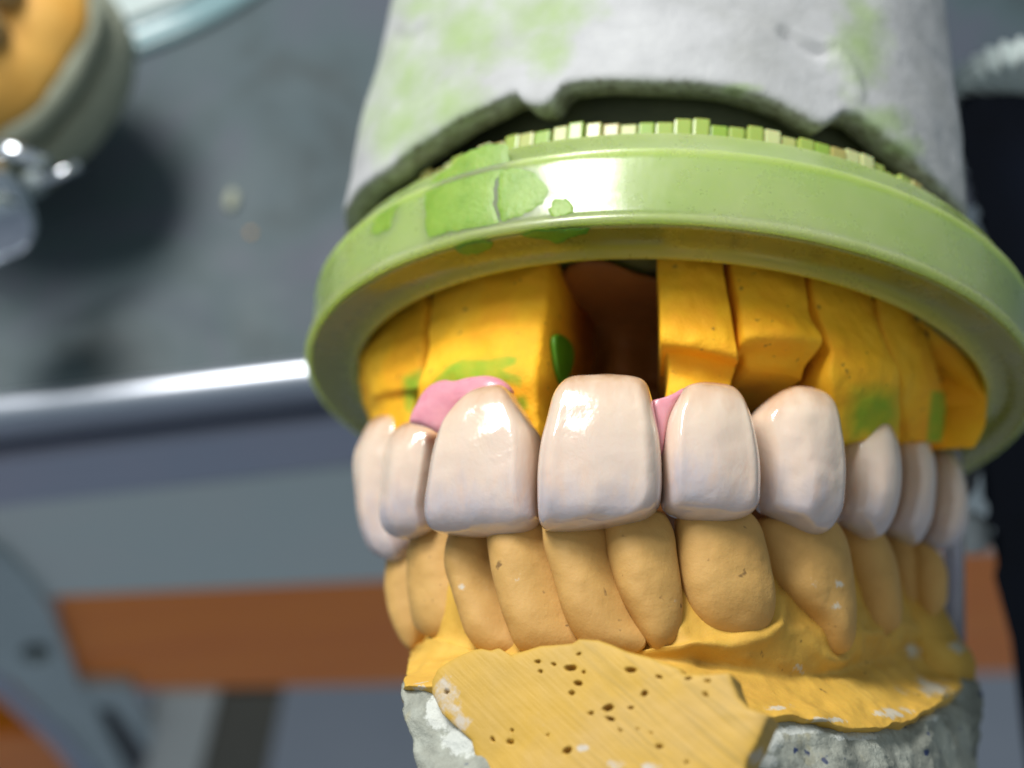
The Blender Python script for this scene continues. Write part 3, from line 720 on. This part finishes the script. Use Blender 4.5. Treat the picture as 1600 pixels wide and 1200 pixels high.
rowB = wv([(640,1000),(680,985),(760,1000),(850,1005),(950,1000),(1060,985),(1150,965),(1235,945),(1330,950),(1420,960),(1474,950)], -.72, -.52)
rowB2 = wv([(638,1016),(680,1003),(760,1020),(850,1025),(950,1025),(1060,1010),(1150,1003),(1235,990),(1330,992),(1420,980),(1488,972)], -.64, -.45)
rowC = wo([(636,1036),(690,1030),(770,1040),(850,1050),(950,1050),(1060,1045),(1150,1045),(1240,1045),(1330,1038),(1420,1010),(1503,996)], -.46)
rowC2 = wo([(633,1052),(690,1050),(770,1065),(850,1070),(950,1070),(1060,1070),(1150,1080),(1240,1085),(1330,1080),(1430,1055),(1518,1012)], -.38)
rowD = wo([(630,1064),(690,1068),(770,1085),(850,1090),(950,1090),(1060,1100),(1150,1106),(1240,1112),(1330,1128),(1400,1122),(1445,1098),(1490,1070),(1529,1040)], -.10)
rowE = wo([(629,1074),(690,1082),(770,1100),(850,1105),(950,1105),(1060,1120),(1150,1122),(1240,1126),(1330,1142),(1405,1134),(1450,1108),(1495,1082),(1531,1056)], -.10)
rowF = wo([(632,1100),(690,1110),(770,1130),(850,1135),(950,1135),(1060,1150),(1150,1150),(1240,1150),(1330,1165),(1405,1155),(1455,1130),(1497,1100),(1527,1070)], -.42)
RIM = np.vstack([catmull(c, 40) for c in ([(1062,985),(1085,1002),(1140,1008),(1185,1000),(1212,975),(1218,935)], [(1258,985),(1278,1018),(1310,1032),(1338,1012),(1340,960)], [(1345,985),(1375,990),(1400,972)])])
FOLD = catmull([(1100,1035),(1180,1045),(1250,1058),(1320,1048),(1390,1030),(1440,1010)], 60)
def relief(p):
    q = to_px(p); d = np.min(np.linalg.norm(RIM - q, axis=1)); e = np.min(np.linalg.norm(FOLD - q, axis=1)); h = np.linalg.norm(q - np.array([1393, 985]))
    return .042 * math.exp(-(d / 13) ** 2) - .06 * math.exp(-(e / 13) ** 2) - .08 * math.exp(-(h / 7) ** 2) + .05 * math.exp(-((q[0] - 1350) / 60) ** 2 - ((q[1] - 1085) / 22) ** 2)
def gdisp(p, n, u, v): return n * relief(p) + n * (.05 * fbm(p, 1.6, 11, 4)) + np.array([0, 0, (.02 + .05 * max(0, v - .55)) * fbm(p, 3.2, 6, 4)])
row_loft([rowA, rowB, rowB2, rowC, rowC2, rowD, rowE, rowF], 260, 100, .5, M['lower'], 'gum_ridge', lower, gdisp,
         {'chip': lambda X: blobs(X, [(1510,1015,28,26),(1455,1075,60,22),(1395,1115,40,14),(1250,1045,22,14),(1425,1015,22,22),(1300,1125,60,8),(660,1075,30,14),(700,1068,30,10),(1220,1105,30,8)])})
g1 = wo([(634,1056),(690,1078),(770,1096),(850,1100),(950,1100),(1060,1115),(1150,1112),(1240,1118),(1330,1134),(1405,1126),(1450,1106),(1495,1084),(1529,1064)], -.34)
g2 = wo([(624,1066),(690,1086),(770,1106),(850,1110),(950,1110),(1060,1125),(1150,1120),(1240,1126),(1330,1142),(1405,1134),(1452,1114),(1497,1092),(1531,1074)], -.15)
g3 = wo([(628,1105),(690,1120),(770,1135),(850,1140),(950,1140),(1060,1150),(1150,1150),(1240,1160),(1330,1175),(1405,1170),(1455,1140),(1500,1120),(1534,1100)], -.06)
g4 = wo([(643,1160),(690,1170),(770,1180),(850,1190),(950,1190),(1060,1190),(1150,1190),(1240,1200),(1330,1210),(1405,1200),(1455,1180),(1500,1160),(1533,1140)], -.02)
g5 = wo([(655,1290),(700,1290),(770,1290),(850,1290),(950,1290),(1060,1290),(1150,1290),(1240,1290),(1330,1290),(1405,1290),(1455,1290),(1500,1290),(1530,1290)], .0)
def bdisp(p, n, u, v): return n * (.07 * fbm(p, 2.0, 21, 5) - .05 * abs(nz(p, 3.3, 8)))
row_loft([g1, g2, g3, g4, g5], 220, 80, 1.2, M['grey'], 'plaster_base', lower, bdisp,
         {'chip': lambda X: blobs(X, [(690,1110,40,50),(720,1160,40,40),(1200,1150,40,40),(1250,1140,60,12),(1340,1150,50,10),(1440,1120,50,12),(1510,1050,30,24),(1190,1190,40,20)])})
PORES = zoom(*Z5, [(738,688),(752,735),(815,700),(895,718),(932,792),(902,838),(1185,728),(1250,840),(1075,910),(1085,962),(995,935),(1185,910),(1132,1018),(615,1018),(605,1073),(522,1062),(880,1115),(1322,1097),(1462,768),(1555,778),(300,832),(960,738),(788,1040),(1320,760),(1545,845),(1455,1172),(935,650),(1280,1030),(1220,1010)])
PSZ = [(10,10),(9,8),(9,9),(24,17),(17,14),(16,10),(22,14),(16,13),(27,16),(16,12),(8,7),(9,8),(6,6),(7,8),(15,12),(11,9),(22,16),(14,10),(14,7),(14,7),(13,9),(9,7),(6,5),(12,7),(14,7),(8,6),(8,7),(5,5),(5,5)]
def pit_depth(X):
    Q = to_px(X); out = np.zeros(len(Q))
    for (x, y), (a, b) in zip(PORES, PSZ):
        d = np.sqrt(((Q[:, 0] - x) / (a / 3.077 * .85)) ** 2 + ((Q[:, 1] - y) / (b / 3.077 * .85)) ** 2)
        d = d * (1 + .16 * np.sin(2 * np.arctan2(Q[:, 1] - y, Q[:, 0] - x) + x))
        out = np.maximum(out, np.clip(1.25 - d, 0, 1))
    return np.clip(out * 1.6, 0, 1)
o = wall_hit(930, 1110, .02); nf = np.array([-.10, -1, .04]); nf /= np.linalg.norm(nf)
FAC = [(681,1067),(690,1049),(705,1038),(725,1027),(745,1019),(757,1017),(772,1020),(785,1016),(803,1027),(825,1021),(850,1013),(880,1011),(900,1009),(910,1002),(940,1004),(960,1011),(985,1022),(1020,1031),(1045,1040),(1068,1048),(1074,1057),(1110,1058),(1146,1056),(1150,1072),(1160,1095),(1175,1110),(1190,1116),(1207,1122),(1200,1134),(1187,1166),(1171,1193),(1165,1240),(1165,1290),(930,1290),(770,1290),(760,1240),(750,1190),(743,1161),(714,1135),(697,1119),(681,1086)]
def ffn(D, a, b, B):
    f = np.where(D > 0, D, D)
    return f - (D > 0) * (.07 * pit_depth(B + D[:, None] * nf)) + (D > .02) * np.array([.008 * fbm(q, 3, 2, 3) for q in B])
inflate('trimmed_face', FAC, o, nf, .10, .30, M['facet'], lower, 9, 420, 110, ffn,
        masks={'pit': lambda X: pit_depth(X), 'chip': lambda X: blobs(X, [(700,1090,45,40),(730,1130,30,30),(910,1170,16,8),(960,1195,30,20),(1010,1198,30,14),(1180,1180,26,26)])}, ctr=(930, 1120), smooth_in=False)

# ------------------------------------------------------------------ surroundings (world frame, z up)
def ray_w(px, py):
    d = CW[:3, :3] @ np.array([(px - 800) / FPX, (600 - py) / FPX, -1.0]); return d
OW = CW[:3, 3]
def w_z(px, py, z): d = ray_w(px, py); return OW + d * ((z - OW[2]) / d[2])
def w_d(px, py, dep): return OW + ray_w(px, py) * dep
e0 = w_z(0, 668, 0.0); e1 = w_z(460, 614, 0.0)
EX = (e1 - e0); EX[2] = 0; EX /= np.linalg.norm(EX)          # along the bench edge
EN = np.array([EX[1], -EX[0], 0.0])                          # out of the bench, towards the viewer
UPZ = np.array([0, 0, 1.0])
def w_front(px, py, out):                                    # on the upright plane out cm in front of the edge
    d = ray_w(px, py); return OW + d * (np.dot(e0 + EN * out - OW, EN) / np.dot(d, EN))
def metal(name, c, rough, metallic=1.0, sc=2.0, var=.3):
    m, nt, p = mat(name, c, rough, Metallic=metallic)
    c2 = tuple(x * (1 - var) for x in c)
    put(nt, p, 'Base Color', ramp(nt, tex(nt, sc, 5, .6), [(.3, c2), (.7, c)]))
    put(nt, p, 'Normal', bump(nt, tex(nt, sc * 8, 3), .05, .01)); return m
def bench_mat():
    m, nt, p = mat('bench_steel', (.1, .12, .13), .5, Specular_IOR_Level=.25)
    col = ramp(nt, tex(nt, .22, 6, .65, dist=.6), [(.30, (.034, .046, .048)), (.46, (.060, .088, .098)), (.60, (.072, .082, .108)), (.74, (.11, .165, .175))])
    sm = ramp(nt, tex(nt, .9, 5, .7, off=(2, 3, 0)), [(.60, (0, 0, 0)), (.74, (1, 1, 1))])
    col = mixc(nt, math_n(nt, 'MULTIPLY', sm, .2), col, (.16, .19, .20))
    put(nt, p, 'Base Color', col)
    put(nt, p, 'Roughness', ramp(nt, tex(nt, .7, 5), [(.3, (.5,) * 3), (.7, (.62,) * 3)]))
    put(nt, p, 'Normal', bump(nt, tex(nt, 1.1, 4), .15, .05)); return m
M['bench'] = bench_mat(); M['edge'] = metal('edge_steel', (.70, .74, .82), .40, 1.0, .5, .15)
M['apron'] = mottled('grey_apron', (.56, .66, .66), (.64, .66, .66), .6, .12, .1, .02)
M['apron2'] = mottled('blue_grey_strip', (.34, .40, .52), (.42, .42, .53), .45, .2, .1, .02)
M['gap'] = mottled('gap_shade_colour', (.05, .06, .10), (.07, .08, .12), .6, .3)
M['floor'] = mottled('floor_vinyl', (.46, .48, .56), (.56, .57, .64), .6, .05, .1, .05)
def wood():
    m, nt, p = mat('orange_wood', (.4, .14, .04), .4)
    put(nt, p, 'Base Color', ramp(nt, tex(nt, .5, 5, .6, stretch=(.12, 1, 1)), [(.3, (.85, .20, .012)), (.55, (.95, .26, .012)), (.75, (.88, .30, .06))])); return m
M['wood'] = wood()
M['bar'] = metal('bracket_steel', (.50, .58, .60), .45, .3, .3, .2); M['dark'] = mottled('black_plastic', (.006, .007, .01), (.012, .014, .02), .35, 1)
M['post'] = mottled('black_enamel', (.003, .004, .008), (.005, .008, .018), .4, .6, .05, .01, Specular_IOR_Level=.12)
M['cream'] = mottled('cream_paint', (.66, .65, .60), (.74, .72, .66), .5, .2); M['brown'] = mottled('dark_brown', (.10, .085, .05), (.14, .115, .07), .5, .3)
M['chrome'] = metal('chrome', (.75, .79, .84), .12, 1.0, 1.0, .1); M['knob'] = metal('knurled_aluminium', (.62, .70, .68), .45, .1, 1.5, .2)
M['white'] = mottled('white_plastic', (.55, .60, .62), (.62, .67, .70), .4, .6)
M['cast_grey'] = mottled('grey_green_plaster', (.27, .29, .21), (.36, .38, .29), .75, 1.2, .3, .03)
M['cast_yellow'] = mottled('warm_yellow_stone', (.62, .30, .04), (.74, .42, .09), .65, 1.2, .3, .03, c3=(.72, .46, .30))
M['cast_tooth'] = mottled('tan_stone', (.36, .23, .08), (.46, .33, .15), .6, 1.2, .3, .02)
def clear():
    m, nt, p = mat('clear_plastic', (.78, .72, .80), .25); p.inputs['Transmission Weight'].default_value = .75; return m
M['clear'] = clear()
M['dish'] = mottled('pale_dish', (.42, .50, .48), (.50, .56, .55), .3, .25, .05, .02, c3=(.38, .42, .46)); M['dishrim'] = mottled('teal_glass', (.16, .27, .29), (.24, .36, .38), .15, .3, .05, .01)

bench = thing_w('workbench', 'dark grey metal workbench with a bright rounded front edge', 'workbench', tuple(e0))
RB = .26
def sweep(name, prof, material, x0, x1, parent, nx=60):
    V = []
    for i in range(nx):
        x = x0 + (x1 - x0) * i / (nx - 1)
        for a, z in prof: V.append(e0 + EX * x + EN * a + UPZ * z)
    n = len(prof)
    F = [(i * n + j, i * n + (j + 1) % n, (i + 1) * n + (j + 1) % n, (i + 1) * n + j) for i in range(nx - 1) for j in range(n)]
    F += [tuple(range(n)), tuple(range((nx - 1) * n, nx * n))[::-1]]
    return make(name, V, F, material, parent, True)
sweep('bench_top', [(-.62, 0), (-60, 0), (-60, -1.0), (-.62, -1.0)], M['bench'], -40, 60, bench, 2).data.polygons.foreach_set('use_smooth', [False] * 3 if False else [False] * len(bpy.data.objects['bench_top'].data.polygons))
arc = [(-RB - .2 + (RB + .0) * math.sin(a), -RB + (RB + .012) * math.cos(a)) for a in np.linspace(0, math.pi * .75, 16)]
sweep('edge_strip', [(-.62, .012)] + arc + [(-.35, -1.0), (-.62, -1.0)], M['edge'], -40, 60, bench, 2)
sweep('gap_shade', [(-.45, -.6), (-.45, -2.0), (-.9, -2.0), (-.9, -.6)], M['gap'], -40, 60, bench, 2)  # solid strip whose dark colour carries the shade of the gap
ztop = w_front(230, 690, -.3)[2]; zmid = w_front(230, 760, -.3)[2]; zbot = w_front(230, 928, -.3)[2]
sweep('upper_apron', [(-.25, ztop), (-.25, zmid), (-1.2, zmid), (-1.2, ztop)], M['apron2'], -40, 60, bench, 2)
for n_ in ('upper_apron', 'gap_shade'):
    me = bpy.data.objects[n_].data; me.polygons.foreach_set('use_smooth', [False] * len(me.polygons))
def crumb(px, py, r, m_, label, st=1.0):
    c = w_z(px, py, r * .4); V = []; n = 12
    for j in range(7):
        ph = math.pi * j / 6
        for k in range(n):
            t = 2 * math.pi * k / n; q = np.array([math.cos(t) * math.sin(ph), math.sin(t) * math.sin(ph) * st, .5 * math.cos(ph)])
            V.append(c + q * r * (1 + .3 * nz(q, 1.7, px)))
    o = make('plaster_crumb', V, grid_faces(n, 7, True), m_); return meta(o, label, 'crumb', 'crumbs on the bench')
crumb(362, 312, .12, M['cast_grey'], 'pale elongated crumb on the dark bench left of the plaster block', 2.0)
crumb(392, 364, .06, M['cast_yellow'], 'tiny orange brown crumb below the pale one on the bench')
# floor far below
make('floor', [(-300, -300, -75), (300, -300, -75), (300, 300, -75), (-300, 300, -75)], [(0, 1, 2, 3)], M['floor']); meta(bpy.data.objects['floor'], 'blue grey floor below the bench', None, None, 'structure')
def slab(name, quad, out, thick, material, parent=None, bevel=.08):
    """A board whose front face is the given quad (pixels) on the upright plane out cm in front of the bench edge."""
    P = [w_front(x, y, out) for x, y in quad]; V = P + [q - EN * thick for q in P]; n = len(P)
    F = [tuple(range(n)), tuple(range(n, 2 * n))[::-1]] + [(i, (i + 1) % n, n + (i + 1) % n, n + i) for i in range(n)]
    bm = bmesh.new(); vs = [bm.verts.new(v) for v in V]
    for f in F: bm.faces.new([vs[i] for i in f])
    bmesh.ops.bevel(bm, geom=bm.edges[:], offset=bevel, segments=2, affect='EDGES'); bm.verts.index_update()
    V = [tuple(v.co) for v in bm.verts]; F = [[v.index for v in f.verts] for f in bm.faces]; bm.free()
    return make(name, V, F, material, parent, False, None, Matrix.Translation(Vector(P[0])) @ Matrix([[EX[0], -EN[0], 0, 0], [EX[1], -EN[1], 0, 0], [0, 0, 1, 0], [0, 0, 0, 1]]))
o = slab('apron', [(-300,821),(1700,601),(1700,856),(-300,952)], -.3, .5, M['apron'], bench)
o = slab('wooden_rail', [(80,915),(1700,842),(1700,1050),(120,1080)], -.45, 1.6, M['wood']); meta(o, 'long orange brown wooden rail under the grey apron', 'wooden rail')
o = slab('wooden_board', [(-200,1146),(116,1146),(112,1300),(-200,1300)], -.8, 1.5, M['wood']); meta(o, 'short orange wooden board in the lower left corner', 'wooden board')
leg = slab('table_leg', [(245,1082),(344,1082),(300,1260),(180,1260)], -.8, .4, M['cream']); meta(leg, 'slanted cream painted leg below the wooden rail', 'table leg')
o = slab('leg_side', [(346,1080),(444,1080),(408,1260),(302,1260)], -.9, 2.0, M['brown'], leg)
# metal bracket with a hole
br = thing_w('metal_bracket', 'grey steel bracket with a dark hole at the lower left', 'bracket', tuple(w_front(50, 1000, -.2)))
def bar_with_hole():
    q = [(-60,820),(20,880),(78,950),(130,1085),(225,1215),(150,1250),(95,1140),(10,1060),(-80,1000)]
    P = np.array([w_front(x, y, -.1) for x, y in q])
    hc = np.array([(57 + 26 * math.cos(t), 1021 + 16 * math.sin(t)) for t in np.linspace(0, 2 * math.pi, 40, endpoint=False)])
    H = np.array([w_front(x, y, -.1) for x, y in hc])
    # outer ring matched to the hole ring by angle
    c = np.array([57, 1021.]); Qo = even(np.array(q, float), 400, True); ang = np.arctan2(Qo[:, 1] - c[1], Qo[:, 0] - c[0])
    O = []
    for t in np.linspace(0, 2 * math.pi, 40, endpoint=False):
        d = np.abs((ang - t + math.pi) % (2 * math.pi) - math.pi); O.append(Qo[int(np.argmin(d))])
    O = np.array([w_front(x, y, -.1) for x, y in O]); th = EN * .3
    V = np.vstack([O, H, H - th, O - th]); n = 40
    F = grid_faces(n, 4, True) + [(i, (i + 1) % n, 3 * n + (i + 1) % n, 3 * n + i) for i in range(n)]
    return make('bar', V, F, M['bar'], br, False)
bar_with_hole()
slab('hole_shade', [(25,1000),(90,1000),(90,1042),(25,1042)], -.42, .2, M['dark'], br, .03)  # black slab added behind the hole to imitate the darkness inside
slab('flange', [(-60,1030),(15,1075),(100,1150),(190,1260),(165,1270),(80,1165),(0,1090),(-60,1060)], .02, .1, M['apron2'], br, .02)
slab('cross_arm', [(120,1072),(205,1072),(240,1150),(232,1180),(180,1105),(110,1105)], -.15, .3, M['bar'], br, .04)
slab('dark_socket', [(105,1088),(185,1088),(235,1170),(205,1260),(118,1260)], -.5, .5, M['dark'], br, .04)

# articulator at the right: black post, knurled knob, stop and pin
art = thing_w('articulator', 'black articulator post with a ribbed pale knob at the right edge', 'articulator', tuple(w_d(1600, 640, 16.0)))
DP = 16.2
def px_prism(name, q, dep, thick, material, parent, bevel=.06):
    k = CW[:3, :3] @ np.array([0, 0, -1.0])
    P = [w_d(x, y, dep) for x, y in q]; V = P + [w_d(x, y, dep + thick) for x, y in q]; n = len(P)
    F = [tuple(range(n)), tuple(range(n, 2 * n))[::-1]] + [(i, (i + 1) % n, n + (i + 1) % n, n + i) for i in range(n)]
    bm = bmesh.new(); vs = [bm.verts.new(v) for v in V]
    for f in F: bm.faces.new([vs[i] for i in f])
    bmesh.ops.bevel(bm, geom=bm.edges[:], offset=bevel, segments=3, affect='EDGES'); bm.verts.index_update()
    V = [tuple(v.co) for v in bm.verts]; F = [[v.index for v in f.verts] for f in bm.faces]; bm.free()
    return make(name, V, F, material, parent, False)
px_prism('post', [(1486,152),(1530,148),(1700,140),(1700,1260),(1612,1260),(1598,1160),(1580,1000),(1566,900),(1552,862),(1548,830),(1556,812),(1536,790),(1530,640),(1560,400),(1520,335),(1536,310),(1528,275),(1494,255),(1500,210),(1508,178)], DP, 1.6, M['post'], art, .1)
up_c = CW[:3, :3] @ np.array([.10, .91, -.42])
lathe_w('knurled_knob', w_d(1606, 168, DP + .3), up_c, [(.05, 0), (.90, 0), (.95, .05), (.95, .34), (.88, .40), (.05, .40)], M['knob'], art, 300, 30, .06)
px_prism('rear_block', [(1490,262),(1530,282),(1533,318),(1500,330)], DP + .2, .8, M['apron2'], art, .05)
px_prism('stop', [(1500,795),(1540,802),(1556,830),(1548,862),(1500,868)], DP + .4, .6, M['white'], art, .08)
px_prism('wheel', [(1486,690),(1500,664),(1526,664),(1538,700),(1534,750),(1506,790),(1490,760)], DP - .6, .6, M['dark'], art, .1)
tube_w('incisal_pin', [w_d(1487, 640, 14.0), w_d(1490, 800, 14.0), w_d(1492, 1010, 14.0)], .11, M['clear'], art)

# second cast in a chrome clamp on the bench, top left
axc = np.array([-.30, .36, .88]); axw = CW[:3, :3] @ axc; axw /= np.linalg.norm(axw)
cb = w_d(-20, 88, 21.6)
sc2 = thing_w('second_cast', 'blurred yellow and grey dental cast at the top left corner', 'dental cast', tuple(cb))
def lath2(name, prof, material, amp=.04, n=96):
    h = np.array([1., 0, 0]); e1 = np.cross(axw, h); e1 /= np.linalg.norm(e1); e2 = np.cross(axw, e1); V = []
    for r, z in prof:
        r *= 1.62; z *= 1.1
        for k in range(n):
            t = 2 * math.pi * k / n; q = cb + axw * z + r * (math.cos(t) * e1 + math.sin(t) * e2)
            rr = r * (1 + amp * fbm(q, .8, 4, 3)) if r > .1 else r
            V.append(cb + axw * z + rr * (math.cos(t) * e1 + math.sin(t) * e2))
    return make(name, V, grid_faces(n, len(prof), True) + [tuple(range(n))[::-1], tuple(range((len(prof) - 1) * n, len(prof) * n))], material, sc2)
lath2('base_slab', [(1.2, -1.1), (1.32, -1.0), (1.38, -.7), (1.38, -.36), (1.30, -.28)], M['cast_grey'])
lath2('groove_core', [(1.22, -.34), (1.22, -.10)], M['brown'], .02)  # the groove's shade is put into this dark brown core
lath2('plaster_base', [(1.30, -.12), (1.38, -.08), (1.40, .1), (1.37, .26), (1.25, .33)], M['cast_grey'])
lath2('gum_ridge', [(1.34, .22), (1.30, .42), (1.18, .68), (1.02, .90), (.82, 1.02), (.62, .94), (.52, .6)], M['cast_yellow'], .08)
lath2('throat', [(.55, .66), (.52, .8), (.05, .82)], M['brown'], .02)  # shade of the cavity is put into its dark brown colour
h_ = np.array([1., 0, 0]); e1_ = np.cross(axw, h_); e1_ /= np.linalg.norm(e1_); e2_ = np.cross(axw, e1_)
for k in range(11):
    t = 2 * math.pi * (k + .3) / 11
    c = cb + axw * 1.15 + 1.30 * (math.cos(t) * e1_ + math.sin(t) * e2_)
    lathe_w('tooth', c, axw, [(.04, -.2), (.27, -.15), (.31, .15), (.26, .45), (.13, .58), (.02, .6)], M['cast_tooth'], sc2, 20)
clamp = thing_w('chrome_clamp', 'shiny chrome clamp gripping the yellow cast at the left edge', 'clamp', tuple(w_d(10, 330, 20.3)))
lathe_w('barrel', w_d(-30, 325, 19.6), CW[:3, :3] @ np.array([.25, -.55, .45]), [(.05, -.6), (.66, -.6), (.76, -.5), (.76, .5), (.66, .6), (.05, .6)], M['chrome'], clamp, 48)
tube_w('clamp_arm', [w_d(-20, 226, 19), w_d(25, 238, 19), w_d(74, 258, 19)], .12, M['chrome'], clamp)
tube_w('lever', [w_d(62, 286, 19), w_d(124, 258, 19)], .07, M['chrome'], clamp)
tube_w('foot', [w_d(10, 330, 20.3), w_d(20, 300, 20.3), w_d(60, 285, 20.2)], .2, M['bar'], clamp)
# dish behind
dc = w_z(60, -260, .0)
rd = np.linalg.norm(w_z(330, 40, 0) - dc)
dish = thing_w('glass_dish', 'pale round dish with a teal rim at the top left', 'dish', tuple(dc))
lathe_w('dish_bowl', dc, (0, 0, 1), [(.05, .02), (rd * .86, .02), (rd * .9, .25), (rd * .885, .25), (rd * .84, .06), (.05, .06)], M['dish'], dish, 128, cap=False)
lathe_w('dish_rim', dc, (0, 0, 1), [(rd * .9, .0), (rd, .02), (rd, .12), (rd * .97, .16), (rd * .94, .08), (rd * .905, .2)], M['dishrim'], dish, 128, cap=False)
print('triangles', sum(len(o.data.polygons) * 2 for o in S.objects if o.type == 'MESH'))
